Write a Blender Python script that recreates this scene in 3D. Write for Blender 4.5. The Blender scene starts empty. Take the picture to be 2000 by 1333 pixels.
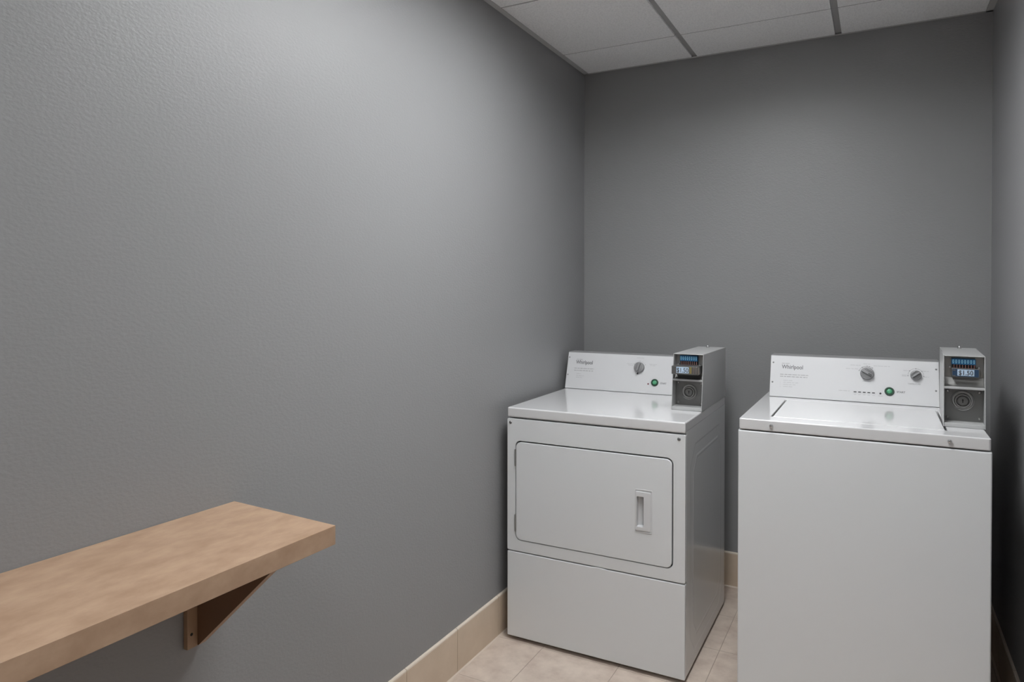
import bpy, bmesh, math, random
from mathutils import Vector, Matrix
random.seed(4)
SC = bpy.context.scene
COL = SC.collection

# ------------------------------------------------------------------ camera
F_PX, CX, CY = 1352.06, 1000.0, 583.03
YAW, PITCH, ROLL, CAMZ = 0.4871, -0.0090, 0.0010, 1.3648
cam = bpy.data.cameras.new('camera'); cam.sensor_width = 36; cam.sensor_fit = 'HORIZONTAL'
cam.lens = F_PX / 2000 * 36
cam.shift_y = -(666.5 - CY) / 2000
cam.clip_start = 0.02
camo = bpy.data.objects.new('camera', cam); COL.objects.link(camo)
_f0 = Vector((-math.sin(YAW), math.cos(YAW), 0)); _r0 = Vector((math.cos(YAW), math.sin(YAW), 0)); _z = Vector((0, 0, 1))
_f = _f0 * math.cos(PITCH) + _z * math.sin(PITCH); _u0 = -_f0 * math.sin(PITCH) + _z * math.cos(PITCH)
_r = _r0 * math.cos(ROLL) + _u0 * math.sin(ROLL); _u = -_r0 * math.sin(ROLL) + _u0 * math.cos(ROLL)
M = Matrix((( _r.x, _u.x, -_f.x, 0), (_r.y, _u.y, -_f.y, 0), (_r.z, _u.z, -_f.z, CAMZ), (0, 0, 0, 1)))
camo.matrix_world = M
SC.camera = camo

# ------------------------------------------------------------------ world, exposure, lamp power
w = bpy.data.worlds.new('world'); SC.world = w; w.use_nodes = True
w.node_tree.nodes['Background'].inputs[0].default_value = (0.5, 0.5, 0.5, 1)
w.node_tree.nodes['Background'].inputs[1].default_value = 0.05
SC.view_settings.view_transform = 'Standard'
SC.view_settings.look = 'None'
SC.view_settings.gamma = 1
SC.view_settings.exposure = 0.0
SC.view_settings.use_curve_mapping = False
LAMP_MAIN, LAMP_FILL = 22.6, 14.6
LAMP_COLOR = (0.975, 0.99, 1.0)
SC.cycles.max_bounces = 10
SC.cycles.diffuse_bounces = 6

# ------------------------------------------------------------------ helpers
XL, XR, YB, YF, ZC = -1.3322, 0.393, 3.3048, -1.70, 2.4734
HB = 0.1615

def mat(name, color, rough=0.5, metal=0.0, spec=0.5, coat=0.0, emit=None):
    m = bpy.data.materials.new(name); m.use_nodes = True
    b = m.node_tree.nodes['Principled BSDF']
    b.inputs['Base Color'].default_value = (*color, 1)
    b.inputs['Roughness'].default_value = rough
    b.inputs['Metallic'].default_value = metal
    b.inputs['Specular IOR Level'].default_value = spec
    b.inputs['Coat Weight'].default_value = coat
    b.inputs['Coat Roughness'].default_value = 0.06
    if emit:
        b.inputs['Emission Color'].default_value = (*emit[0], 1); b.inputs['Emission Strength'].default_value = emit[1]
    return m

def N(m, t, **kw):
    n = m.node_tree.nodes.new(t)
    for k, v in kw.items():
        if k in n.inputs: n.inputs[k].default_value = v
        else: setattr(n, k, v)
    return n
def L(m, a, b): m.node_tree.links.new(a, b)
def bsdf(m): return m.node_tree.nodes['Principled BSDF']

def add_bump(m, scale, dist, strength=1.0, detail=3.0, stretch=(1, 1, 1), rough=0.5):
    tc = N(m, 'ShaderNodeTexCoord'); mp = N(m, 'ShaderNodeMapping'); mp.inputs['Scale'].default_value = stretch
    no = N(m, 'ShaderNodeTexNoise'); no.inputs['Scale'].default_value = scale; no.inputs['Detail'].default_value = detail
    no.inputs['Roughness'].default_value = rough
    bu = N(m, 'ShaderNodeBump'); bu.inputs['Distance'].default_value = dist; bu.inputs['Strength'].default_value = strength
    L(m, tc.outputs['Object'], mp.inputs[0]); L(m, mp.outputs[0], no.inputs['Vector'])
    L(m, no.outputs[0], bu.inputs['Height']); L(m, bu.outputs[0], bsdf(m).inputs['Normal'])
    return tc, no, bu

def add_mottle(m, c1, c2, scale, detail=4, stretch=(1, 1, 1), lo=0.35, hi=0.65, rough=0.6):
    tc = N(m, 'ShaderNodeTexCoord'); mp = N(m, 'ShaderNodeMapping'); mp.inputs['Scale'].default_value = stretch
    no = N(m, 'ShaderNodeTexNoise'); no.inputs['Scale'].default_value = scale; no.inputs['Detail'].default_value = detail
    no.inputs['Roughness'].default_value = rough
    cr = N(m, 'ShaderNodeValToRGB')
    cr.color_ramp.elements[0].position = lo; cr.color_ramp.elements[0].color = (*c1, 1)
    cr.color_ramp.elements[1].position = hi; cr.color_ramp.elements[1].color = (*c2, 1)
    L(m, tc.outputs['Object'], mp.inputs[0]); L(m, mp.outputs[0], no.inputs['Vector'])
    L(m, no.outputs[0], cr.inputs[0]); L(m, cr.outputs[0], bsdf(m).inputs['Base Color'])
    return tc, cr

def build(name, bm, m, parent=None, smooth=False, bevel=0.0, segs=2, loc=None):
    me = bpy.data.meshes.new(name)
    bmesh.ops.recalc_face_normals(bm, faces=bm.faces[:])
    bm.to_mesh(me); bm.free()
    o = bpy.data.objects.new(name, me); COL.objects.link(o)
    for mm in (m if isinstance(m, (list, tuple)) else [m]): me.materials.append(mm)
    if parent is not None: o.parent = parent
    if loc is not None: o.location = loc
    if bevel > 0:
        b = o.modifiers.new('bevel', 'BEVEL'); b.width = bevel; b.segments = segs; b.limit_method = 'ANGLE'
        b.angle_limit = math.radians(35); b.harden_normals = False
    if smooth or bevel > 0:
        for p in me.polygons: p.use_smooth = True
        if hasattr(me, 'set_sharp_from_angle') and bevel == 0: me.set_sharp_from_angle(angle=math.radians(35))
    if bevel > 0:
        wn = o.modifiers.new('weighted', 'WEIGHTED_NORMAL'); wn.keep_sharp = True
    return o

def tag(o, label=None, cat=None, group=None, kind=None):
    if label: o['label'] = label
    if cat: o['category'] = cat
    if group: o['group'] = group
    if kind: o['kind'] = kind
    return o

def empty(name, loc):
    o = bpy.data.objects.new(name, None); COL.objects.link(o); o.location = loc; o.empty_display_size = 0.1
    return o

def box(bm, x0, x1, y0, y1, z0, z1, mi=0):
    v = [bm.verts.new(p) for p in ((x0,y0,z0),(x1,y0,z0),(x1,y1,z0),(x0,y1,z0),(x0,y0,z1),(x1,y0,z1),(x1,y1,z1),(x0,y1,z1))]
    for q in ((0,3,2,1),(4,5,6,7),(0,1,5,4),(1,2,6,5),(2,3,7,6),(3,0,4,7)):
        f = bm.faces.new([v[i] for i in q]); f.material_index = mi

def prism(bm, pts, fn, mi=0):
    """pts: 2-D outline, fn(p, k) -> 3-D point on end k (0/1)"""
    a = [bm.verts.new(fn(p, 0)) for p in pts]; b = [bm.verts.new(fn(p, 1)) for p in pts]
    n = len(pts)
    fs = [bm.faces.new(a[::-1]), bm.faces.new(b)]
    for i in range(n): fs.append(bm.faces.new((a[i], a[(i+1) % n], b[(i+1) % n], b[i])))
    for f in fs: f.material_index = mi

def rrect(x0, x1, z0, z1, r, n=6):
    pts = []
    for cx, cz, a0 in ((x1-r, z1-r, 0), (x0+r, z1-r, 90), (x0+r, z0+r, 180), (x1-r, z0+r, 270)):
        for i in range(n+1):
            a = math.radians(a0 + 90*i/n); pts.append((cx + r*math.cos(a), cz + r*math.sin(a)))
    return pts

def ring_plate(bm, outer, inner, fn):
    """plate with a hole: outer and inner outlines with the same number of points"""
    n = len(outer)
    o0 = [bm.verts.new(fn(p, 0)) for p in outer]; o1 = [bm.verts.new(fn(p, 1)) for p in outer]
    i0 = [bm.verts.new(fn(p, 0)) for p in inner]; i1 = [bm.verts.new(fn(p, 1)) for p in inner]
    for k in range(n):
        j = (k+1) % n
        bm.faces.new((o0[k], o0[j], i0[j], i0[k])); bm.faces.new((o1[k], i1[k], i1[j], o1[j]))
        bm.faces.new((o0[k], o1[k], o1[j], o0[j])); bm.faces.new((i0[k], i0[j], i1[j], i1[k]))

def lathe(bm, prof, T, n=32, mi=0):
    """prof: (radius, height) pairs along the local normal; T maps (a, b, h) to a point"""
    rings = []
    for r, h in prof:
        if r < 1e-6: rings.append([bm.verts.new(T(0, 0, h))])
        else: rings.append([bm.verts.new(T(r*math.cos(2*math.pi*i/n), r*math.sin(2*math.pi*i/n), h)) for i in range(n)])
    for a, b in zip(rings, rings[1:]):
        for i in range(n):
            j = (i+1) % n
            if len(a) == 1 and len(b) == 1: continue
            if len(a) == 1: f = bm.faces.new((a[0], b[i], b[j]))
            elif len(b) == 1: f = bm.faces.new((a[i], a[j], b[0]))
            else: f = bm.faces.new((a[i], a[j], b[j], b[i]))
            f.material_index = mi

def text_mesh(name, s, size, T, m, parent, align='LEFT', bold=0.0, xscale=1.0, depth=0.0003, label=None):
    cu = bpy.data.curves.new(name, 'FONT'); cu.body = s; cu.size = size; cu.align_x = align; cu.offset = bold
    cu.extrude = depth
    t = bpy.data.objects.new(name, cu); COL.objects.link(t)
    dg = bpy.context.evaluated_depsgraph_get()
    me = bpy.data.meshes.new_from_object(t.evaluated_get(dg))
    bpy.data.objects.remove(t)
    for v in me.vertices:
        v.co = T(v.co.x*xscale, v.co.y, v.co.z)
    me.materials.clear(); me.materials.append(m)
    o = bpy.data.objects.new(name, me); COL.objects.link(o); o.parent = parent
    if label: o['label'] = label
    return o

# ------------------------------------------------------------------ materials
m_wall = mat('grey_wall_paint', (0.252, 0.2525, 0.257), 0.42, spec=0.35)
add_bump(m_wall, 135, 0.0020, 0.34, detail=2.5, stretch=(0.75, 0.75, 1.25), rough=0.5)
m_ceil = mat('ceiling_tile', (0.60, 0.60, 0.60), 0.95, spec=0.1)
add_mottle(m_ceil, (0.76, 0.765, 0.775), (0.90, 0.905, 0.91), 160, detail=5, lo=0.3, hi=0.55)
tc_, no_, bu_ = add_bump(m_ceil, 220, 0.001, 0.5)
m_grid = mat('ceiling_grid_metal', (0.38, 0.38, 0.38), 0.6)
m_angle = mat('wall_angle_metal', (0.5, 0.5, 0.5), 0.6)

m_floor = mat('floor_tile', (0.42, 0.34, 0.28), 0.42, spec=0.4)
def tile_nodes(m, loc, c1, c2, c3, grout, bw, rh, mortar, scale, swap=None):
    tc = N(m, 'ShaderNodeTexCoord'); mp = N(m, 'ShaderNodeMapping'); mp.inputs['Location'].default_value = loc
    if swap is not None: mp.inputs['Rotation'].default_value = swap
    L(m, tc.outputs['Object'], mp.inputs[0])
    br = N(m, 'ShaderNodeTexBrick'); br.offset = 0; br.squash = 1
    br.inputs['Scale'].default_value = 1; br.inputs['Brick Width'].default_value = bw; br.inputs['Row Height'].default_value = rh
    br.inputs['Mortar Size'].default_value = mortar; br.inputs['Mortar Smooth'].default_value = 0.3
    br.inputs['Color1'].default_value = (0, 0, 0, 1); br.inputs['Color2'].default_value = (1, 1, 1, 1)
    L(m, mp.outputs[0], br.inputs['Vector'])
    no = N(m, 'ShaderNodeTexNoise'); no.inputs['Scale'].default_value = scale; no.inputs['Detail'].default_value = 6; no.inputs['Roughness'].default_value = 0.62
    L(m, tc.outputs['Object'], no.inputs['Vector'])
    cr = N(m, 'ShaderNodeValToRGB'); e = cr.color_ramp.elements
    e[0].position = 0.33; e[0].color = (*c1, 1); e[1].position = 0.66; e[1].color = (*c3, 1)
    x = e.new(0.5); x.color = (*c2, 1)
    L(m, no.outputs[0], cr.inputs[0])
    mx = N(m, 'ShaderNodeMix'); mx.data_type = 'RGBA'
    L(m, br.outputs['Fac'], mx.inputs[0]); L(m, cr.outputs[0], mx.inputs[6]); mx.inputs[7].default_value = (*grout, 1)
    L(m, mx.outputs[2], bsdf(m).inputs['Base Color'])
    iv = N(m, 'ShaderNodeMath'); iv.operation = 'SUBTRACT'; iv.inputs[0].default_value = 1; L(m, br.outputs['Fac'], iv.inputs[1])
    bu = N(m, 'ShaderNodeBump'); bu.inputs['Distance'].default_value = 0.0015; bu.inputs['Strength'].default_value = 0.7
    L(m, iv.outputs[0], bu.inputs['Height']); L(m, bu.outputs[0], bsdf(m).inputs['Normal'])
STEP = 0.3013
tile_nodes(m_floor, (0.5287 + 20*STEP, -2.0855 + 20*STEP, 0), (0.44, 0.355, 0.30), (0.53, 0.445, 0.38), (0.60, 0.51, 0.435), (0.36, 0.295, 0.245), STEP, STEP, 0.0015, 11.0)
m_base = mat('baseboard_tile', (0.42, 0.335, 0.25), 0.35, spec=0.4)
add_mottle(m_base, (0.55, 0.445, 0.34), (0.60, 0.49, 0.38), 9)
m_bull = mat('baseboard_edge_highlight', (0.66, 0.58, 0.49), 0.25, spec=0.6)  # paler than the tile: highlight along the top edge painted in
m_caulk = mat('pale_caulk', (0.58, 0.49, 0.41), 0.5)

m_shelf = mat('tan_laminate', (0.5, 0.34, 0.24), 0.42, spec=0.4)
add_mottle(m_shelf, (0.352, 0.226, 0.146), (0.462, 0.318, 0.216), 17, detail=6, stretch=(1.4, 0.7, 1), lo=0.32, hi=0.68, rough=0.62)
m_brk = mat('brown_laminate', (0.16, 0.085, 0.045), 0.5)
m_brk_edge = mat('tan_edge_band', (0.34, 0.215, 0.13), 0.5)

m_white = mat('white_enamel', (0.66, 0.675, 0.685), 0.32, spec=0.5)
add_bump(m_white, 420, 0.0002, 0.25, detail=1)
m_top = mat('glossy_white_enamel', (0.63, 0.63, 0.635), 0.14, spec=0.6, coat=0.4)
m_side = mat('glossy_side_enamel', (0.60, 0.61, 0.615), 0.2, spec=0.5, coat=0.1)
m_cons = mat('console_panel', (0.60, 0.603, 0.612), 0.35, spec=0.5)
m_dark = mat('dark_gap', (0.015, 0.015, 0.015), 0.8)  # near-black, paints the shade in open gaps; also used for small dark parts
m_ink = mat('grey_ink', (0.16, 0.16, 0.165), 0.6)
m_ink2 = mat('pale_ink', (0.40, 0.40, 0.41), 0.6)
m_ink3 = mat('black_ink', (0.05, 0.05, 0.055), 0.6)
m_knob = mat('grey_knob_plastic', (0.25, 0.25, 0.255), 0.45)
m_knobd = mat('dark_knob_mark', (0.06, 0.06, 0.06), 0.5)
m_gring = mat('dark_green_bezel', (0.012, 0.05, 0.028), 0.35)
m_green = mat('green_button', (0.08, 0.33, 0.17), 0.3, spec=0.6)
m_red = mat('dark_red_lens', (0.14, 0.02, 0.04), 0.3)
m_chrome = mat('chrome', (0.62, 0.62, 0.62), 0.22, metal=1.0)
m_screw = mat('dull_screw_steel', (0.22, 0.22, 0.22), 0.4, metal=0.7)
m_steel = mat('brushed_steel', (0.36, 0.36, 0.35), 0.42, metal=0.85)
m_steeld = mat('dark_steel', (0.20, 0.20, 0.195), 0.4, metal=0.85)
m_boxp = mat('coin_box_enamel', (0.42, 0.423, 0.423), 0.3, spec=0.5)
m_blue = mat('blue_plastic', (0.012, 0.10, 0.23), 0.4)
m_consb = mat('grey_console_steel', (0.27, 0.27, 0.272), 0.4)
m_navy = mat('navy_plastic', (0.02, 0.05, 0.10), 0.4)
m_cyan = mat('pale_blue_slot', (0.28, 0.58, 0.72), 0.4)
m_pin = mat('copper_pin', (0.25, 0.12, 0.11), 0.4, metal=0.4)
m_label = mat('pale_blue_label', (0.45, 0.58, 0.72), 0.5)
m_brass = mat('brass', (0.45, 0.38, 0.16), 0.35, metal=0.8)
m_rub = mat('black_rubber', (0.02, 0.02, 0.02), 0.7)

# ------------------------------------------------------------------ the room
def struct(name, bm, m, parent=None, **k):
    o = build(name, bm, m, parent, **k)
    if parent is None: o['kind'] = 'structure'
    return o
T_ = 0.12
bm = bmesh.new(); box(bm, XL-T_, XR+T_, YF-T_, YB+T_, -0.1, 0.0); struct('floor', bm, m_floor)
bm = bmesh.new(); box(bm, XL-T_, XL, YF-T_, YB+T_, 0.0, ZC+0.12); struct('wall_left', bm, m_wall)
bm = bmesh.new(); box(bm, XR, XR+T_, YF-T_, YB+T_, 0.0, ZC+0.12); struct('wall_right', bm, m_wall)
bm = bmesh.new(); box(bm, XL, XR, YB, YB+T_, 0.0, ZC+0.12); struct('wall_back', bm, m_wall)
bm = bmesh.new(); box(bm, XL, XR, YF-T_, YF, 0.0, ZC+0.12); struct('wall_front', bm, m_wall)

# ceiling: lay-in panels, the metal grid they hang in, the angle along the walls
GX = [-0.7715, -0.1585]; GS = 0.6085
GY = [2.9850 - GS*k for k in range(0, 8)]
xs = [XL+0.004] + GX + [XR-0.004]
ys = [YB-0.004] + GY + [YF+0.004]
LIGHTS = [(1, 2, 3), (1, 6, 7)]           # (column, first row, last row) of the cells holding lamps
LAMP_CELLS = {(c, r) for c, a, b in LIGHTS for r in range(a, b+1)}
bm = bmesh.new()
box(bm, XL, XR, YF, YB, ZC+0.055, ZC+0.075)
for i in range(3):
    for j in range(len(ys)-1):
        if (i, j) in LAMP_CELLS: continue
        x0, x1, y1, y0 = xs[i], xs[i+1], ys[j], ys[j+1]
        g = 0.0125
        a0 = x0 + (0.021 if i == 0 else g); a1 = x1 - (0.021 if i == 2 else g)
        b0 = y0 + (0.021 if j == len(ys)-2 else 0.0045); b1 = y1 - (0.012 if j == 0 else 0.0045)
        box(bm, a0, a1, b0, b1, ZC+0.0, ZC+0.016)
ceiling = struct('ceiling', bm, m_ceil, bevel=0.0015, segs=1)
bm = bmesh.new()
for x in GX: box(bm, x-0.012, x+0.012, YF, YB-0.001, ZC+0.008, ZC+0.012)
for j, y in enumerate(GY):
    for i, (xa, xb) in enumerate(((XL+0.001, GX[0]-0.0125), (GX[0]+0.0125, GX[1]-0.0125), (GX[1]+0.0125, XR-0.001))):
        if (i, j) in LAMP_CELLS and (i, j+1) in LAMP_CELLS: continue
        box(bm, xa, xb, y-0.0040, y+0.0040, ZC+0.0022, ZC+0.0125)
build('ceiling_grid', bm, m_grid, ceiling)
bm = bmesh.new()
box(bm, XL, XL+0.024, YF, YB, ZC+0.0005, ZC+0.003); box(bm, XR-0.024, XR, YF, YB, ZC+0.0005, ZC+0.003)
box(bm, XL, XR, YB-0.014, YB, ZC+0.0005, ZC+0.003); box(bm, XL, XR, YF, YF+0.024, ZC+0.0005, ZC+0.003)
build('wall_angle', bm, m_angle, ceiling)

# baseboards: square tiles with a rounded top edge
def baseboard(name, side):
    bm = bmesh.new(); t = 0.009
    if side == 'back': a0, a1, off = XL+0.0095, XR-0.0095, -0.5287
    else: a0, a1, off = YF+0.001, YB-0.001, 2.0855
    def P(a, d, z):
        if side == 'left': return (XL + d, a, z)
        if side == 'right': return (XR - d, a, z)
        return (a, YB - d, z)
    cuts = [a0] + [off + k*0.3015 for k in range(-20, 20) if a0 < off + k*0.3015 < a1] + [a1]
    for c0, c1 in zip(cuts, cuts[1:]):
        g = 0.0009
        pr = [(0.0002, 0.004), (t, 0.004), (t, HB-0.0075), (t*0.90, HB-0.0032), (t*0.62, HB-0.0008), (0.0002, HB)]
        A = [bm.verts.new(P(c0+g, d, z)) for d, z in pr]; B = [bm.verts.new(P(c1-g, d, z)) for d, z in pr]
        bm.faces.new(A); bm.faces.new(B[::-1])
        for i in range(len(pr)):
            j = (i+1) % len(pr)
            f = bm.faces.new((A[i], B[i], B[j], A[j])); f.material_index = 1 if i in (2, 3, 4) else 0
    # caulk bead at the floor and grout behind the joints
    pr = [(0.0002, 0.0002), (t+0.006, 0.0002), (t+0.004, 0.003), (t+0.0003, 0.006), (0.0002, 0.006)]
    A = [bm.verts.new(P(a0, d, z)) for d, z in pr]; B = [bm.verts.new(P(a1, d, z)) for d, z in pr]
    fs = [bm.faces.new(A), bm.faces.new(B[::-1])]
    for i in range(len(pr)):
        j = (i+1) % len(pr); fs.append(bm.faces.new((A[i], B[i], B[j], A[j])))
    for f in fs: f.material_index = 2
    pr = [(0.0002, 0.004), (t-0.0015, 0.004), (t-0.0015, HB-0.008), (0.0002, HB-0.003)]
    A = [bm.verts.new(P(a0, d, z)) for d, z in pr]; B = [bm.verts.new(P(a1, d, z)) for d, z in pr]
    fs = [bm.faces.new(A), bm.faces.new(B[::-1])]
    for i in range(len(pr)):
        j = (i+1) % len(pr); fs.append(bm.faces.new((A[i], B[i], B[j], A[j])))
    for f in fs: f.material_index = 3
    return struct(name, bm, [m_base, m_bull, m_caulk, m_brk_edge])
baseboard('baseboard_left', 'left'); baseboard('baseboard_back', 'back'); baseboard('baseboard_right', 'right')

# ------------------------------------------------------------------ ceiling lamps
def ceiling_lamp(cell, power, label):
    i, ja, jb = cell
    x0, x1, y1, y0 = xs[i]+0.013, xs[i+1]-0.013, ys[ja]-0.013, ys[jb+1]+0.013
    r = empty('ceiling_light', ((x0+x1)/2, (y0+y1)/2, ZC))
    tag(r, label, 'light', 'recessed ceiling lights')
    cx, cy = (x1-x0)/2, (y1-y0)/2
    bm = bmesh.new()
    ring_plate(bm, rrect(-cx, cx, -cy, cy, 0.002, 1), rrect(-cx+0.03, cx-0.03, -cy+0.03, cy-0.03, 0.004, 1),
               lambda p, k: (p[0], p[1], 0.001 + 0.035*k))
    build('frame', bm, m_angle, r)
    md = mat('lit_diffuser', (0.9, 0.9, 0.9), 0.5, emit=(LAMP_COLOR, power))
    bm = bmesh.new(); box(bm, -cx+0.031, cx-0.031, -cy+0.031, cy-0.031, 0.031, 0.035)
    build('diffuser', bm, md, r)
    for k in range(1, int((y1-y0)/0.12)):      # cross blades
        yk = -cy + 0.03 + (2*cy-0.06)*k/int((y1-y0)/0.12)
        bm = bmesh.new(); box(bm, -cx+0.031, cx-0.031, yk-0.0008, yk+0.0008, 0.008, 0.0305)
        build('louver_blade', bm, m_angle, r)
ceiling_lamp(LIGHTS[0], LAMP_MAIN, 'long recessed ceiling light nearer to the machines')
ceiling_lamp(LIGHTS[1], LAMP_FILL, 'added unseen fill light in the ceiling, at the far end from the machines')  # lamp added out of view as fill for the machine fronts

# ------------------------------------------------------------------ wall shelf
shelf = empty('wall_shelf', (XL, 1.1248, 0.8745))
tag(shelf, 'long tan laminate shelf board on a triangular bracket, fixed to the grey left wall', 'shelf')
SXF = 0.3277; TILT = 0.0125
def sp(x, y, z):          # shelf-local point; the board rises a little towards its near end
    return (x, y, z - y*TILT)
bm = bmesh.new()
x0, x1 = 0.0015, SXF; y1, y0 = 0.0, -1.75
v = [bm.verts.new(sp(*p)) for p in ((x0,y0,-0.040),(x1,y0-0.0,-0.040),(x1,y1-0.018,-0.040),(x0,y1,-0.040),(x0,y0,0),(x1,y0,0),(x1,y1-0.018,0),(x0,y1,0))]
for q in ((0,3,2,1),(4,5,6,7),(0,1,5,4),(1,2,6,5),(2,3,7,6),(3,0,4,7)): bm.faces.new([v[i] for i in q])
build('shelf_board', bm, m_shelf, shelf, bevel=0.0008, segs=1)
# bracket: upright cleat on the wall and a triangular gusset beside it
yb0 = 0.9899 - 1.1248; yb1 = 1.0154 - 1.1248; yb2 = 1.034 - 1.1248
zb = 0.5870 - 0.8745; zt = -0.0385
bm = bmesh.new(); box(bm, 0.0008, 0.0135, yb0, yb1, zb, zt); bmesh.ops.translate(bm, verts=bm.verts[:], vec=(0, 0, 0))
cleat = build('cleat', bm, m_brk_edge, shelf, bevel=0.0006, segs=1)
bm = bmesh.new()
lathe(bm, [(0.0, 0.0012), (0.0028, 0.0010), (0.0034, 0.0)], lambda a, b, h: (0.0137+h, 1.0001-1.1248+a, 0.6179-0.8745+b), 16)
build('screw', bm, m_dark, cleat, smooth=True)
bm = bmesh.new()
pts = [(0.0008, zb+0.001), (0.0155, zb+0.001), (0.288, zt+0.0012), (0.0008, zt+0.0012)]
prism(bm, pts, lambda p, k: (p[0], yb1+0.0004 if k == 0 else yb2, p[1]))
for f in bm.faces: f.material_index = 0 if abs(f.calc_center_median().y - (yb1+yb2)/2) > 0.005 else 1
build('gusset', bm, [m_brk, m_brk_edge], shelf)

# ------------------------------------------------------------------ machines: shared pieces
def console_frame(x_ref, yb, zb, yt, zt):
    """local (x, s, h): x along the console, s up its slope, h out of its face"""
    d = Vector((0, yt-yb, zt-zb)).normalized(); n = Vector((0, -d.z, d.y))
    o = Vector((0, yb, zb))
    return lambda x, s, h: Vector((x - x_ref, 0, 0)) + o + d*s + n*h

def make_knob(name, T, x, s, r, ang, parent, mark=False, tail=False, label=None):
    bm = bmesh.new(); n = 40
    # ribbed skirt
    rings = []
    for rr, h in ((r, 0.0008), (r, 0.010), (r*0.93, 0.0125), (r*0.80, 0.0135)):
        ring = []
        for i in range(n*2):
            q = rr*(1 - (0.035 if i % 2 else 0)); a = math.pi*i/n
            ring.append(bm.verts.new(T(x+q*math.cos(a), s+q*math.sin(a), h)))
        rings.append(ring)
    for a, b in zip(rings, rings[1:]):
        for i in range(2*n):
            j = (i+1) % (2*n); bm.faces.new((a[i], a[j], b[j], b[i]))
    bm.faces.new(rings[-1]); bm.faces.new(rings[0][::-1])
    ca, sa = math.cos(ang), math.sin(ang)
    def R(u, v, h): return T(x + u*ca - v*sa, s + u*sa + v*ca, h)
    # finger grip across the knob
    for (u0, u1, v0, v1, h0, h1) in ((-r*0.86, r*0.90, -r*0.20, r*0.20, 0.013, 0.024),):
        vv = [bm.verts.new(R(*p)) for p in ((u0,v0,h0),(u1,v0,h0),(u1,v1,h0),(u0,v1,h0),(u0+r*.1,v0*.7,h1),(u1-r*.1,v0*.7,h1),(u1-r*.1,v1*.7,h1),(u0+r*.1,v1*.7,h1))]
        for q in ((4,5,6,7),(0,1,5,4),(1,2,6,5),(2,3,7,6),(3,0,4,7),(0,3,2,1)): bm.faces.new([vv[i] for i in q])
    for v0 in (-0.62, -0.42, 0.42, 0.62):       # side ribs
        hw = math.sqrt(max(0.05, 0.74 - v0*v0))*r
        vv = [bm.verts.new(R(*p)) for p in ((-hw,v0*r-.001,0.013),(hw,v0*r-.001,0.013),(hw,v0*r+.001,0.013),(-hw,v0*r+.001,0.013),(-hw,v0*r-.0006,0.016),(hw,v0*r-.0006,0.016),(hw,v0*r+.0006,0.016),(-hw,v0*r+.0006,0.016))]
        for q in ((4,5,6,7),(0,1,5,4),(1,2,6,5),(2,3,7,6),(3,0,4,7),(0,3,2,1)): bm.faces.new([vv[i] for i in q])
    if mark:
        vv = [bm.verts.new(R(*p)) for p in ((r*.22,-r*.11,0.0243),(r*.80,-r*.11,0.0243),(r*.80,r*.11,0.0243),(r*.22,r*.11,0.0243))]
        bm.faces.new(vv).material_index = 1
    if tail:
        vv = [bm.verts.new(R(*p)) for p in ((r*.9,-r*.10,0.0012),(r*1.38,-r*.16,0.0012),(r*1.38,r*.16,0.0012),(r*.9,r*.10,0.0012))]
        bm.faces.new(vv).material_index = 1
    o = build(name, bm, [m_knob, m_knobd], parent, smooth=True)
    if label: o['label'] = label
    return o

def arc_print(bm, T, x, s, r, a0, a1, w=0.0007, n=20):
    for i in range(n):
        t0 = math.radians(a0+(a1-a0)*i/n); t1 = math.radians(a0+(a1-a0)*(i+1)/n)
        v = [bm.verts.new(T(x+q*math.cos(t), s+q*math.sin(t), 0.0003)) for q, t in ((r, t0), (r+w, t0), (r+w, t1), (r, t1))]
        bm.faces.new(v)
def bar_print(bm, T, x0, x1, s0, s1, h=0.0003):
    bm.faces.new([bm.verts.new(T(*p)) for p in ((x0,s0,h),(x1,s0,h),(x1,s1,h),(x0,s1,h))])
def disc_print(bm, T, x, s, r, h=0.0003, n=14):
    bm.faces.new([bm.verts.new(T(x+r*math.cos(2*math.pi*i/n), s+r*math.sin(2*math.pi*i/n), h)) for i in range(n)])
def words(bm, T, x0, x1, s, hgt, seed):
    """a line of print too small to read: word-length strokes"""
    rnd = random.Random(seed); x = x0
    while x < x1 - 0.002:
        wl = min(x1 - x, rnd.uniform(0.008, 0.019))
        # each word is a run of letter-sized ticks
        q = x
        while q < x + wl - 0.0009:
            bar_print(bm, T, q, q+0.00085, s-hgt/2*rnd.choice((1, 0.8)), s+hgt/2*rnd.choice((1, 0.75))); q += 0.00135
        x += wl + 0.0022

def green_button(T, x, s, parent):
    bm = bmesh.new()
    lathe(bm, [(0.0, 0.0030), (0.0098, 0.0030), (0.0104, 0.0062), (0.0140, 0.0062), (0.0162, 0.0030), (0.0164, 0.0)],
          lambda a, b, h: T(x+a, s+b, h), 40)
    o = build('start_button', bm, m_gring, parent, smooth=True); o['label'] = 'dark green round button with a lighter green centre'
    bm = bmesh.new()
    lathe(bm, [(0.0, 0.0072), (0.004, 0.0070), (0.0075, 0.0060), (0.0094, 0.0044), (0.0096, 0.0031)], lambda a, b, h: T(x+a, s+b, h), 36)
    bm2 = build('start_button_cap', bm, m_green, parent, smooth=True)
    return o

def small_screw(name, T, x, s, r, parent, m=None):
    bm = bmesh.new()
    lathe(bm, [(0.0, r*0.45), (r*0.5, r*0.42), (r*0.9, r*0.2), (r, 0.0)], lambda a, b, h: T(x+a, s+b, h), 18)
    return build(name, bm, m or m_screw, parent, smooth=True)

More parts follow.
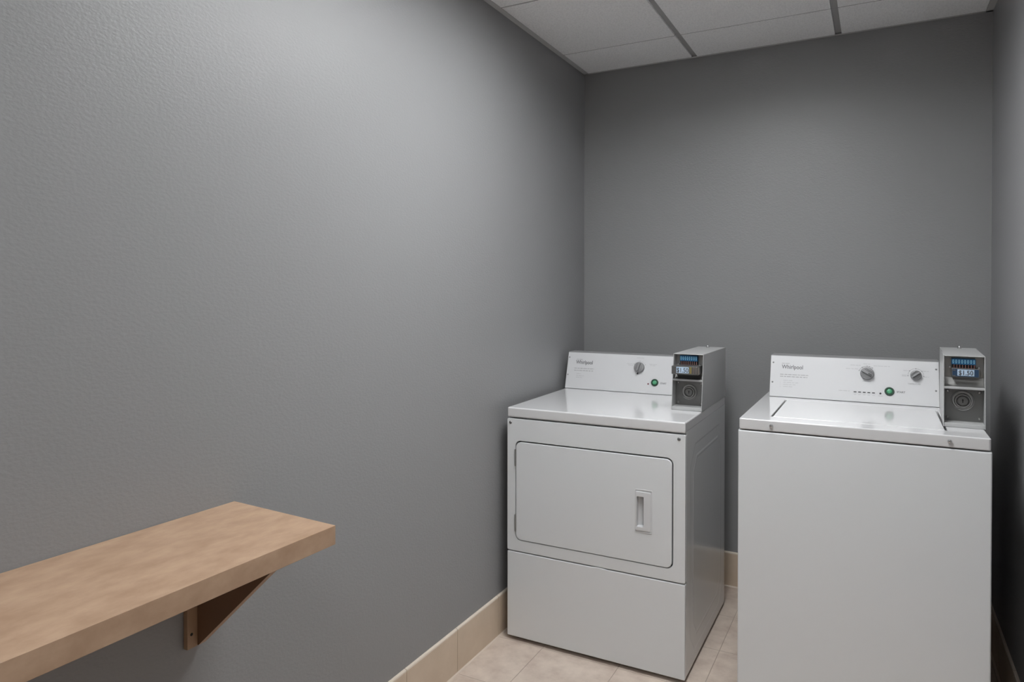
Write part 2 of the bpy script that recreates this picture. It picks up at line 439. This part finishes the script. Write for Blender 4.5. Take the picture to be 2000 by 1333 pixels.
def control_console(root, X0, X1, zb, sides, Tc, yb, zt, yt, depth):
    """wedge-shaped console: sloped face, flat top, vertical back; all in root space through ROOT offset"""
    bm = bmesh.new()
    pr = [(yb, zb), (yt, zt), (yt+depth*0.28, zt+0.0065), (yb+depth, zt-0.01), (yb+depth, zb)]
    prism(bm, pr, lambda p, k: (X0 if k == 0 else X1, p[0], p[1]))
    return build('control_console', bm, m_side, root, bevel=0.0035, segs=2)

def coin_box(root, x0, x1, zb, zt, yfb, yft, yback, slide_out, stud):
    """sheet metal coin box, open at the front in two bays. Coordinates are root-local."""
    w_, t = x1-x0, 0.0028
    def yf(z): return yfb + (yft-yfb)*(z-zb)/(zt-zb)
    H = zt-zb
    bm = bmesh.new()
    # shell: two side plates, top, back
    for xa in (x0, x1-t):
        prism(bm, [(yf(zb), zb), (yf(zt), zt), (yback, zt-0.002), (yback, zb)], lambda p, k: (xa + t*k, p[0], p[1]))
    prism(bm, [(yf(zt), zt), (yback, zt-0.002), (yback, zt-0.002-t), (yf(zt-t), zt-t)], lambda p, k: (x0+t if k == 0 else x1-t, p[0], p[1]))
    box(bm, x0+t, x1-t, yback-t, yback, zb, zt-0.005)
    # bottom tray and middle ledge
    box(bm, x0+t, x1-t, yf(zb)+0.002, yback-t, zb, zb+0.012)
    fr = (0.47, 0.135, 0.030, 0.205, 0.200, 0.345, 0.700, 0.80) if slide_out > 0.01 else (0.457, 0.130, 0.045, 0.182, 0.180, 0.305, 0.650, 0.81)
    zl = zt - fr[0]*H
    prism(bm, [(yf(zl)+0.0008, zl-0.003), (yf(zl)+0.0008, zl+0.0045), (yf(zl)+0.0050, zl+0.0045), (yf(zl)+0.0050, zl-0.003)],
          lambda p, k: (x0+t if k == 0 else x1-t, p[0], p[1]))
    o = build('coin_box', bm, m_boxp, root, bevel=0.0008, segs=1)
    o['label'] = 'grey metal coin box with a price plate above a round lock'
    Y = lambda z, d: yf(z) + d
    # upper bay back plate
    bm = bmesh.new(); zu0, zu1 = zl+0.006, zt-t
    prism(bm, [(Y(zu0, 0.046), zu0), (Y(zu1, 0.028), zu1), (Y(zu1, 0.034), zu1), (Y(zu0, 0.052), zu0)], lambda p, k: (x0+t+0.0005 if k == 0 else x1-t-0.0005, p[0], p[1]))
    build('back_plate', bm, m_steel, o)
    bm = bmesh.new()
    q = yf(zl)+0.0052
    prof = [(q, zl+0.001), (q+0.009, zl-0.001), (q+0.018, zl+0.001), (q+0.027, zl+0.008), (q+0.033, zl+0.018), (q+0.036, zl+0.030), (q+0.040, zl+0.030), (q+0.040, zl-0.0035), (q, zl-0.0035)]
    prism(bm, prof, lambda p, k: (x0+t+0.0004 if k == 0 else x1-t-0.0004, p[0], p[1]))
    build('scoop', bm, m_steel, o, smooth=True)
    # blue coin chute with eight slots
    xa, xb = x0+0.20*w_, x0+0.78*w_
    za, zb_ = zt-fr[1]*H, zt-fr[2]*H
    bm = bmesh.new(); box(bm, xa, xb, Y(zb_, 0.010), Y(zb_, 0.03), za, zb_)
    blk = build('coin_chute', bm, m_blue, o, bevel=0.001, segs=1); blk['label'] = 'blue coin block with eight pale slots'
    bm = bmesh.new()
    yy = Y(zb_, 0.010) - 0.0004
    for i in range(8):
        cx = xa + (xb-xa)*(i+0.6)/8.2
        rr = 0.0024
        pts = [(cx + rr*math.cos(a)*0.8, (za+zb_)/2 + (zb_-za)*0.33*math.sin(a)) for a in [2*math.pi*k/14 for k in range(14)]]
        inn = [(cx + rr*math.cos(a)*0.36, (za+zb_)/2 + (zb_-za)*0.24*math.sin(a)) for a in [2*math.pi*k/14 for k in range(14)]]
        ring_plate(bm, pts, inn, lambda p, k: (p[0], yy - 0.0006*k, p[1]))
    build('coin_slots', bm, m_cyan, o)
    # pins below the block
    bm = bmesh.new()
    zp0 = zt-fr[3]*H
    for i in range(8):
        cx = xa + (xb-xa)*(i+0.9)/8.4
        box(bm, cx-0.0011, cx+0.0011, Y(zb_, 0.011), Y(zb_, 0.014), zp0, za-0.0002)
    build('pins', bm, m_pin, o)
    bm = bmesh.new(); box(bm, xa+0.001, xb-0.001, Y(zb_, 0.0155), Y(zb_, 0.03), zp0-0.004, za-0.0003)
    build('pin_recess', bm, m_dark, o)
    for cx in (x0+0.16*w_, x0+0.85*w_):
        bm = bmesh.new(); lathe(bm, [(0, .004), (0.0028, .0035), (0.0032, 0), (0.0024, 0), (0.0024, -0.02)], lambda a, b, h: (cx+a, Y(zp0, 0.012)-h, zp0+0.003+b), 14)
        build('screw', bm, m_chrome, o, smooth=True)
    # coin slide with its price label
    zs1, zs0 = zt-fr[4]*H, zt-fr[5]*H
    fy = Y(zs1, 0.004) - slide_out
    bm = bmesh.new()
    if slide_out > 0.01:
        sx0, sx1 = x0+0.06*w_, x0+0.92*w_
    else:
        sx0, sx1 = x0+0.20*w_, x0+0.87*w_
    box(bm, sx0, sx1, fy, Y(zs1, 0.032), zs0, zs1)
    if slide_out > 0.01:
        bmesh.ops.translate(bm, verts=bm.verts[:], vec=(0, 0, 0))
    sl = build('coin_slide', bm, m_steeld, o, bevel=0.0012, segs=2); sl['label'] = 'metal coin slide with the price label'
    T = lambda x, s, h: Vector((x, fy - h, s))
    bm = bmesh.new()
    if slide_out > 0.01:
        la, lb = sx0+0.16*w_, sx0+0.56*w_
    else:
        la, lb = sx0+0.14*w_, sx0+0.54*w_
    lz0, lz1 = zs0+0.0048, zs1-0.0030
    bar_print(bm, T, la, lb, lz0, lz1, 0.0005)
    build('price_label', bm, m_label, o)
    tw = lb-la
    text_mesh('price_text', '$1.50', (lz1-lz0)*1.02, lambda x, y, z: Vector(((la+lb)/2 + x, fy-0.0009-z, lz0 + (lz1-lz0)*0.14 + y)), m_ink3, o, 'CENTER', 0.0002, 0.86 if slide_out <= 0.01 else 0.84)
    bm = bmesh.new()
    if slide_out > 0.01:
        box(bm, lb+0.003, lb+0.011, fy-0.0016, fy, zs0+0.004, zs1-0.002)
        build('brass_block', bm, m_brass, o, bevel=0.0006)
        bm = bmesh.new()
        for k in range(3): box(bm, lb+0.017+0.009*k, lb+0.0215+0.009*k, fy-0.0014, fy, zs0+0.003, zs1-0.001)
        build('chrome_strip', bm, m_chrome, o)
    else:
        box(bm, sx0+0.003, sx0+0.0105, fy-0.001, fy, zs1-0.0075, zs1-0.005); box(bm, sx0+0.003, sx0+0.0105, fy-0.001, fy, zs0+0.003, zs0+0.0055)
        build('chrome_strip', bm, m_chrome, o)
        bm = bmesh.new(); box(bm, sx0+0.0025, sx1-0.003, fy-0.0003, fy, zs0+0.0022, zs1-0.0018)
        build('blue_trim', bm, m_navy, o)
    # lower bay: recessed lock plate
    z0, z1 = zb+0.012, zl-0.004
    dp = 0.055
    bm = bmesh.new(); box(bm, x0+t+0.0005, x1-t-0.0005, Y(z0, dp), Y(z0, dp)+0.004, z0, z1)
    build('lock_plate', bm, m_steeld, o)
    lx, lz, ly = (x0+x1)/2 - 0.002, zt-fr[6]*H, Y(z0, dp)
    TL = lambda a, b, h: (lx+a, ly-h, lz+b); ls = fr[7]
    bm = bmesh.new()
    lathe(bm, [(r_*ls, h_) for r_, h_ in [(0.0385, 0.0), (0.038, 0.0045), (0.0360, 0.0055), (0.0345, 0.0045), (0.0335, 0.0015), (0.0285, 0.001), (0.0272, 0.006), (0.0250, 0.0105), (0.0225, 0.0105),
               (0.0205, 0.006), (0.0195, 0.003), (0.0, 0.003)]], TL, 48)
    build('vault_lock', bm, m_steel, o, smooth=True)
    bm = bmesh.new()
    lathe(bm, [(r_*ls, h_) for r_, h_ in [(0.0185, 0.003), (0.0180, 0.0070), (0.0168, 0.0085), (0.0, 0.0085)]], TL, 36)
    build('lock_core', bm, m_steeld, o, smooth=True)
    bm = bmesh.new()
    lathe(bm, [(0.0, 0.0091), (0.0026, 0.0091), (0.0026, 0.0086)], lambda a, b, h: TL(a, b+0.0025, h), 16)
    box(bm, lx-0.0014, lx+0.0014, ly-0.0091, ly-0.0086, lz-0.006, lz+0.002)
    build('keyhole', bm, m_dark, o)
    for sx, sz in ((-1, 1), (1, 1), (-1, -1), (1, -1)):
        cx = (x0+x1)/2 + sx*0.38*w_; cz = (z0+z1)/2 + sz*0.40*(z1-z0)
        bm = bmesh.new(); lathe(bm, [(0, .004), (0.003, .0035), (0.0045, 0.001), (0.0045, 0)], lambda a, b, h: (cx+a, ly-h, cz+b), 16)
        build('screw', bm, m_chrome if sz > 0 else m_steel, o, smooth=True)
    # stud on the roof
    bm = bmesh.new(); sx_, sy_ = stud
    ztp = zt - 0.002*(sy_-yft)/(yback-yft)
    lathe(bm, [(0.0, 0.0085), (0.0035, 0.0080), (0.0048, 0.0055), (0.0050, 0.0015), (0.0068, 0.0012), (0.0068, -0.0005)], lambda a, b, h: (sx_+a, sy_+b, ztp+h), 20)
    build('lock_stud', bm, m_chrome, o, smooth=True)
    return o

def octa(y0, y1, z0, z1, c):
    return [(y0+c, z0), (y1-c, z0), (y1, z0+c), (y1, z1-c), (y1-c, z1), (y0+c, z1), (y0, z1-c), (y0, z0+c)]

def cabinet_mesh(X0, X1, Y0, Y1, Z0, Z1, emboss):
    """box whose sides carry a pressed octagonal field; coordinates root-local"""
    bm = bmesh.new()
    C = {}
    for k, x in enumerate((X0, X1)):
        c = [bm.verts.new((x, y, z)) for y, z in ((Y0, Z0), (Y1, Z0), (Y1, Z1), (Y0, Z1))]; C[k] = c
        sgn = -1 if k == 1 else 1
        loops = []
        for inset, dep in ((0, 0), (0.007, 0.0007), (0.045, 0.0007), (0.051, 0.0), (0.054, 0.0), (0.061, 0.0007)):
            y0, y1, z0, z1 = emboss
            loops.append([bm.verts.new((x + sgn*dep, y, z)) for y, z in octa(y0+inset, y1-inset, z0+inset, z1-inset, 0.075 - inset*0.45)])
        o = loops[0]
        # rect corners to octagon: c0 (Y0,Z0) near o[7],o[0]; c1 near o[1],o[2]; c2 near o[3],o[4]; c3 near o[5],o[6]
        for ci, (a, b) in enumerate(((7, 0), (1, 2), (3, 4), (5, 6))): bm.faces.new((c[ci], o[a], o[b]))
        for ci, cj, a, b in ((0, 1, 0, 1), (1, 2, 2, 3), (2, 3, 4, 5), (3, 0, 6, 7)): bm.faces.new((c[ci], c[cj], o[b], o[a]))
        for A, B in zip(loops, loops[1:]):
            for i in range(8):
                j = (i+1) % 8; bm.faces.new((A[i], A[j], B[j], B[i]))
        bm.faces.new(loops[-1])
    a, b = C[0], C[1]
    for i in range(4):
        j = (i+1) % 4; bm.faces.new((a[i], a[j], b[j], b[i]))
    return bm

def feet(root, X0, X1, Y0, Y1, h):
    for fx in (X0+0.05, X1-0.05):
        for fy in (Y0+0.06, Y1-0.06):
            bm = bmesh.new()
            lathe(bm, [(0.0, 0.0), (0.019, 0.0), (0.021, 0.003), (0.018, 0.007), (0.008, 0.009), (0.008, h+0.004), (0, h+0.004)], lambda a, b, z: (fx+a, fy+b, z), 20)
            build('leveling_foot', bm, m_rub, root, smooth=True)

# ------------------------------------------------------------------ dryer
DX0, DX1, DY0, DY1 = -1.2865, -0.5875, 2.3911, 3.088
dryer = empty('dryer', ((DX0+DX1)/2, (DY0+DY1)/2, 0))
tag(dryer, 'white coin operated dryer in the back corner with a pulled out coin slide', 'dryer')
OX, OY = (DX0+DX1)/2, (DY0+DY1)/2
hx = (DX1-DX0)/2; hy0 = DY0-OY; hy1 = DY1-OY
feet(dryer, -hx, hx, hy0, hy1, 0.016)
bm = cabinet_mesh(-hx+0.001, hx-0.001, hy0+0.022, hy1, 0.0165, 0.8800, (hy0+0.075, hy1-0.045, 0.055, 0.815))
build('cabinet', bm, m_side, dryer)
# upper front panel with the door opening
Z_SPLIT, Z_LB = 0.3531, 0.8740
fnD = lambda p, k: (p[0], hy0 + 0.021*k, p[1])
bm = bmesh.new()
hole = rrect(-1.2515-OX, -0.6296-OX, 0.3958, 0.7852, 0.024, 8)
ring_plate(bm, rrect(-hx, hx, Z_SPLIT, Z_LB-0.004, 0.005, 8), hole, fnD)
front = build('front_panel', bm, m_white, dryer, bevel=0.0016, segs=2)
bm = bmesh.new(); box(bm, -hx+0.01, hx-0.01, hy0+0.0212, hy0+0.0218, 0.02, 0.868); build('gap_shade_sheet', bm, m_dark, dryer)  # near-black sheet painting the shade inside the door and panel gaps
# door
hx0, hx1, hz0, hz1 = -0.7660-OX, -0.7035-OX, 0.5075, 0.6620
px0, px1, pz0, pz1 = hx0+0.0065, hx0+0.0320, hz0+0.0210, hz1-0.0255
bm = bmesh.new(); ring_plate(bm, rrect(-1.2476-OX, -0.6340-OX, 0.3990, 0.7800, 0.021, 8), rrect(px0, px1, pz0, pz1, 0.0035, 8), lambda p, k: (p[0], hy0 - 0.0020 + 0.0215*k, p[1]))
door = build('door', bm, m_white, dryer, bevel=0.0028, segs=3)
for z in (0.7182, 0.4625):
    bm = bmesh.new(); box(bm, -1.2537-OX, -1.2480-OX, hy0-0.0028, hy0+0.012, z-0.032, z+0.032)
    lathe(bm, [(0.0, -0.033), (0.0026, -0.033), (0.0026, 0.033), (0.0, 0.033)], lambda a, b, h: (-1.2500-OX+a, hy0-0.0022+b, z+h), 12)
    build('hinge', bm, m_steel, door, smooth=True)
# moulded pull handle
bm = bmesh.new()
ring_plate(bm, rrect(hx0, hx1, hz0, hz1, 0.004, 3), rrect(hx0+0.0030, hx1-0.0030, hz0+0.0035, hz1-0.0035, 0.003, 3), lambda p, k: (p[0], hy0 - 0.0036 + 0.0015*k, p[1]))
ring_plate(bm, rrect(hx0+0.0022, hx1-0.0050, hz0+0.0080, hz1-0.0090, 0.004, 3), rrect(px0, px1, pz0, pz1, 0.0035, 3),
           lambda p, k: (p[0], (hy0 - 0.0021) if k else (hy0 - 0.0062 + 0.06*max(0, p[0]-px1)), p[1]))
# pocket: back slopes away to the right, closed by its own walls
a = [bm.verts.new(p) for p in ((px0, hy0-0.0022, pz0), (px1, hy0-0.0022, pz0), (px1, hy0-0.0022, pz1), (px0, hy0-0.0022, pz1))]
b = [bm.verts.new(p) for p in ((px0+0.002, hy0+0.0080, pz0+0.001), (px1, hy0+0.0185, pz0+0.001), (px1, hy0+0.0185, pz1-0.001), (px0+0.002, hy0+0.0080, pz1-0.001))]
bm.faces.new(b)
for k in range(4): bm.faces.new((a[k], a[(k+1) % 4], b[(k+1) % 4], b[k]))
hd = build('handle', bm, m_cons, door, bevel=0.0012, segs=2); hd['label'] = 'white moulded plastic pull handle'
# lower panel
bm = bmesh.new()
c = -0.9031-OX
pts = [(-hx, 0.0155), (hx, 0.0155), (hx, Z_SPLIT-0.0048), (c+0.030, Z_SPLIT-0.0048), (c+0.018, Z_SPLIT-0.0022), (c-0.018, Z_SPLIT-0.0022), (c-0.030, Z_SPLIT-0.0048), (-hx, Z_SPLIT-0.0048)]
prism(bm, pts, lambda p, k: (p[0], hy0 + 0.021*k, p[1]))
build('lower_panel', bm, m_white, dryer, bevel=0.003, segs=3)
TF = lambda x, s, h: Vector((x, hy0 - h, s))
for sx in (-1.2726, -0.6101):
    bm = bmesh.new()
    lathe(bm, [(0.0, 0.0006), (0.0018, 0.0006), (0.0022, 0.0030), (0.0046, 0.0024), (0.0062, 0.0)], lambda a, b, h: TF(sx-OX+a, 0.8540+b, h), 20)
    build('screw', bm, m_screw, dryer, smooth=True)
# top
DZL = 0.9135
bm = bmesh.new(); box(bm, -hx+0.0005, hx-0.0005, hy0-0.001, hy1, 0.8755, DZL)
for v in bm.verts:
    if v.co.x < 0 and v.co.y > 0: v.co.x -= 0.018
build('top_panel', bm, m_top, dryer, bevel=0.0055, segs=4)
# console
yb_, zb_c = 2.992, DZL
yt_, zt_c = 3.040, 1.0805
CX1 = -0.7045
bm = bmesh.new()
pr = [(yb_, zb_c+0.001), (yt_, zt_c), (yt_+0.004, zt_c+0.002), (DY1+0.022, zt_c+0.002), (DY1+0.022, zb_c+0.001)]
prism(bm, pr, lambda p, k: ((-1.3035-OX) if k == 0 else (CX1-OX), p[0]-OY, p[1]))
dcon = build('control_console', bm, m_consb, dryer, bevel=0.003, segs=2)
Tw = console_frame(OX, yb_, zb_c, yt_, zt_c)
TT = lambda x, s, h: Tw(x, s, h + 0.0016) - Vector((0, OY, 0))
def face_plate(x0, x1, s1, T):
    bm = bmesh.new()
    v = [bm.verts.new(T(x, s, h)) for h in (-0.0015, 0.0) for x, s in ((x0, 0.0015), (x1, 0.0015), (x1, s1), (x0, s1))]
    for q in ((0,3,2,1),(4,5,6,7),(0,1,5,4),(1,2,6,5),(2,3,7,6),(3,0,4,7)): bm.faces.new([v[i] for i in q])
    return bm
def D(x): return x
for x, s in ((-1.2946, 0.148), (-1.2949, 0.0656)): small_screw('screw', TT, D(x), s, 0.0030, dcon)
text_mesh('logo', 'Whirlpool', 0.0240, lambda x, y, z: TT(D(-1.2590)+x, 0.1185+y, 0.0004+z), m_ink, dcon, bold=0.0004, xscale=0.83, label='printed maker name')
def fine_print(dk, pale, T, x, w1, w2, ss):
    for i, s in enumerate(ss[:2]): words(dk, T, x-0.011, x-0.011+w1*(1, 0.97)[i], s, 0.0030, 10+i)
    for i, s in enumerate(ss[2:]): words(pale, T, x+0.002, x+0.002+w2*(0.62, 1.0, 0.8, 0.62)[i], s, 0.0026, 20+i)
dk, pale = bmesh.new(), bmesh.new()
fine_print(dk, pale, TT, D(-1.2540), 0.098, 0.038, [0.0970, 0.0870, 0.0715, 0.0625, 0.0545])
words(dk, TT, D(-1.2565), D(-1.2565)+0.030, 0.1395, 0.0024, 3)
for x0, x1, s in ((-1.0150, -0.9830, 0.1310), (-1.0080, -0.9850, 0.1250), (-0.9100, -0.8760, 0.1330), (-0.9060, -0.8820, 0.1275), (-0.9700, -0.9350, 0.1600)):
    words(pale, TT, x0+0.004, x1+0.004, s, 0.0026, int(-x0*1000))
words(pale, TT, -0.958, -0.936, 0.0860, 0.0028, 77)
arc_print(pale, TT, -0.9500, 0.1157, 0.0285, 28, 150)
for a in (28, 90, 150): disc_print(dk, TT, -0.9500+0.0290*math.cos(math.radians(a)), 0.1157+0.0290*math.sin(math.radians(a)), 0.0014)
def printed_plate(x0, x1, s1, T, con):
    bm = face_plate(x0, x1, s1, T)
    for src, mi in ((dk, 1), (pale, 2)):
        for f in src.faces:
            bm.faces.new([bm.verts.new(v.co) for v in f.verts]).material_index = mi
        src.free()
    me = bpy.data.meshes.new('face_plate'); bm.to_mesh(me); bm.free()
    for m in (m_cons, m_ink, m_ink2): me.materials.append(m)
    o = bpy.data.objects.new('face_plate', me); COL.objects.link(o); o.parent = con
    o['label'] = 'pale face plate printed with small lettering'
    return o
printed_plate(-1.3020, CX1-0.003, 0.1715, TT, dcon)
make_knob('selector_knob', TT, -0.9500, 0.1157, 0.0235, math.radians(-104), dcon, tail=True, label='grey ribbed selector knob')
green_button(TT, -0.8750, 0.0518, dcon)
small_screw('indicator_light', TT, -0.9045, 0.0442, 0.0036, dcon, m_red)['label'] = 'small dark red indicator light'
text_mesh('start_text', 'START', 0.0098, lambda x, y, z: TT(-0.8500+x, 0.0470+y, 0.0004+z), m_ink, dcon, bold=0.0002, xscale=0.95)
coin_box(dryer, -0.7030-OX, -0.5865-OX, DZL+0.0005, 1.1275, 2.6350-OY, 2.6650-OY, DY1-OY, 0.050, (-0.6530-OX, 3.045-OY))

# ------------------------------------------------------------------ washer
WX0, WX1, WY0, WY1 = -0.4101, 0.2889, 2.3783, 3.075
washer = empty('washing_machine', ((WX0+WX1)/2, (WY0+WY1)/2, 0))
tag(washer, 'white coin operated top loading washing machine beside the dark right wall', 'washing machine')
OX, OY = (WX0+WX1)/2, (WY0+WY1)/2
hx = (WX1-WX0)/2; hy0 = WY0-OY; hy1 = WY1-OY
feet(washer, -hx, hx, hy0, hy1, 0.040)
bm = cabinet_mesh(-hx+0.0005, hx-0.0005, hy0+0.004, hy1, 0.042, 0.9085, (hy0+0.075, hy1-0.045, 0.09, 0.85))
build('cabinet', bm, m_side, washer)
bm = bmesh.new(); box(bm, -hx, hx, hy0, hy0+0.010, 0.042, 0.9085)
build('front_panel', bm, m_white, washer, bevel=0.0045, segs=3)
WZB, WZL = 0.9125, 0.9479
LX0, LX1, LY0, LY1 = -0.3125-OX, 0.1800-OX, 2.4600-OY, 2.8660-OY
bm = bmesh.new()
ax, ay0, ay1 = hx-0.0025, hy0-0.0005, hy1
# top deck with a well for the lid
def deck(p, k): return (p[0], p[1], WZB if k == 0 else WZL)
n8 = 4
ring_plate(bm, rrect(-ax, ax, ay0, ay1, 0.008, n8), rrect(LX0-0.0060, LX1+0.0060, LY0-0.001, LY1+0.001, 0.006, n8), deck)
build('top_panel', bm, m_top, washer, bevel=0.0042, segs=4)
bm = bmesh.new(); box(bm, LX0-0.010, LX1+0.010, LY0-0.010, LY1+0.010, WZB+0.001, WZB+0.004); build('lid_well', bm, m_steeld, washer)
bm = bmesh.new(); box(bm, LX0, LX1, LY0, LY1, WZL-0.022, WZL+0.0006)
build('lid', bm, m_top, washer, bevel=0.003, segs=3)
TF = lambda x, s, h: Vector((x, hy0 - 0.001 - h, s))
for sx, sz in ((-0.3066, 0.9305), (0.1855, 0.9305)):
    bm = bmesh.new()
    lathe(bm, [(0.0, 0.0085), (0.0035, 0.0078), (0.0056, 0.0050), (0.0062, 0.0010), (0.0062, 0.0)], lambda a, b, h: TF(sx-OX+a, sz+b, h), 22)
    build('bumper_screw', bm, m_chrome, washer, smooth=True)
yb_, zb_c = 2.9345, WZL
yt_, zt_c = 2.9815, 1.1090
CX1 = 0.1990
bm = bmesh.new()
pr = [(yb_, zb_c+0.0012), (yt_, zt_c), (yt_+0.004, zt_c+0.002), (WY1, zt_c+0.002), (WY1, zb_c+0.0012)]
prism(bm, pr, lambda p, k: ((-0.3860-OX) if k == 0 else (CX1-OX), p[0]-OY, p[1]))
wcon = build('control_console', bm, m_consb, washer, bevel=0.0025, segs=2)
Tw2 = console_frame(OX, yb_, zb_c, yt_, zt_c)
TT = lambda x, s, h: Tw2(x, s, h + 0.0016) - Vector((0, OY, 0))
for x, s in ((-0.3751, 0.1386), (-0.3758, 0.0589), (0.1877, 0.1395), (0.1867, 0.0598)): small_screw('screw', TT, x, s, 0.0034, wcon)
text_mesh('logo', 'Whirlpool', 0.0228, lambda x, y, z: TT(-0.3425+x, 0.1150+y, 0.0004+z), m_ink, wcon, bold=0.0003, xscale=0.83, label='printed maker name')
dk, pale = bmesh.new(), bmesh.new()
fine_print(dk, pale, TT, -0.3370, 0.104, 0.056, [0.0915, 0.0832, 0.0676, 0.0593, 0.0511, 0.0428])
for s in (0.0593, 0.0511, 0.0428): bar_print(pale, TT, -0.3470, -0.3458, s-0.0012, s+0.0012)
words(dk, TT, -0.3425, -0.3105, 0.1365, 0.0024, 3)
for x0, x1, s in ((-0.1110, -0.0680, 0.1275), (-0.0950, -0.0600, 0.1420), (-0.0500, -0.0280, 0.1480), (-0.0160, 0.0400, 0.1422), (-0.0530, -0.0230, 0.0810), (-0.1345, -0.0955, 0.0405),
                  (0.083, 0.103, 0.1300), (0.078, 0.096, 0.1130), (0.078, 0.096, 0.1090), (0.142, 0.165, 0.1300), (0.148, 0.166, 0.1090), (0.000, 0.016, 0.0285)):
    words(pale, TT, x0, x1, s, 0.0026, int(abs(x0)*1000))
for k in range(5):
    cx = -0.0778 + 0.0156*k; bb = bmesh.new()
    for h in (0.0, 0.0009): bar_print(bb, TT, cx-0.0048, cx+0.0048, 0.0366, 0.0402, h)
    build('indicator_bar', bb, m_ink3, wcon); words(pale, TT, cx-0.004, cx+0.004, 0.0290, 0.0022, 50+k)
small_screw('indicator_light', TT, 0.0077, 0.0382, 0.0035, wcon, m_ink3)
arc_print(dk, TT, -0.0375, 0.1105, 0.0288, 52, 160, 0.0009)
for a in (52, 75, 90, 125, 158): disc_print(dk, TT, -0.0375+0.0292*math.cos(math.radians(a)), 0.1105+0.0292*math.sin(math.radians(a)), 0.0016)
arc_print(dk, TT, 0.1232, 0.1129, 0.0250, -5, 185, 0.0007)
for a in (-5, 40, 90, 140, 185): disc_print(dk, TT, 0.1232+0.0255*math.cos(math.radians(a)), 0.1129+0.0255*math.sin(math.radians(a)), 0.0017)
printed_plate(-0.3848, CX1-0.003, 0.1665, TT, wcon)
make_knob('cycle_knob', TT, -0.0375, 0.1105, 0.0238, math.radians(-30), wcon, mark=True, label='large grey knob with a dark pointer mark')
make_knob('temperature_knob', TT, 0.1232, 0.1129, 0.0183, math.radians(38), wcon, label='smaller grey ribbed knob')
green_button(TT, 0.0373, 0.0477, wcon)
text_mesh('start_text', 'START', 0.0098, lambda x, y, z: TT(0.0615+x, 0.0440+y, 0.0004+z), m_ink, wcon, bold=0.0002, xscale=0.95)
text_mesh('temperature_text', 'TEMPERATURE', 0.0068, lambda x, y, z: TT(0.0965+x, 0.0785+y, 0.0004+z), m_ink2, wcon, bold=0.0001, xscale=0.93)
wbox = coin_box(washer, 0.1800-OX, 0.2900-OX, WZL+0.0005, 1.1680, 2.5250-OY, 2.5550-OY, 2.955-OY, 0.0, (0.2385-OX, 2.915-OY))
p = Vector((0.235-OX, 2.54-OY, 0))
wbox.matrix_local = Matrix.Translation(p) @ Matrix.Rotation(math.radians(-2.4), 4, 'Z') @ Matrix.Translation(-p)
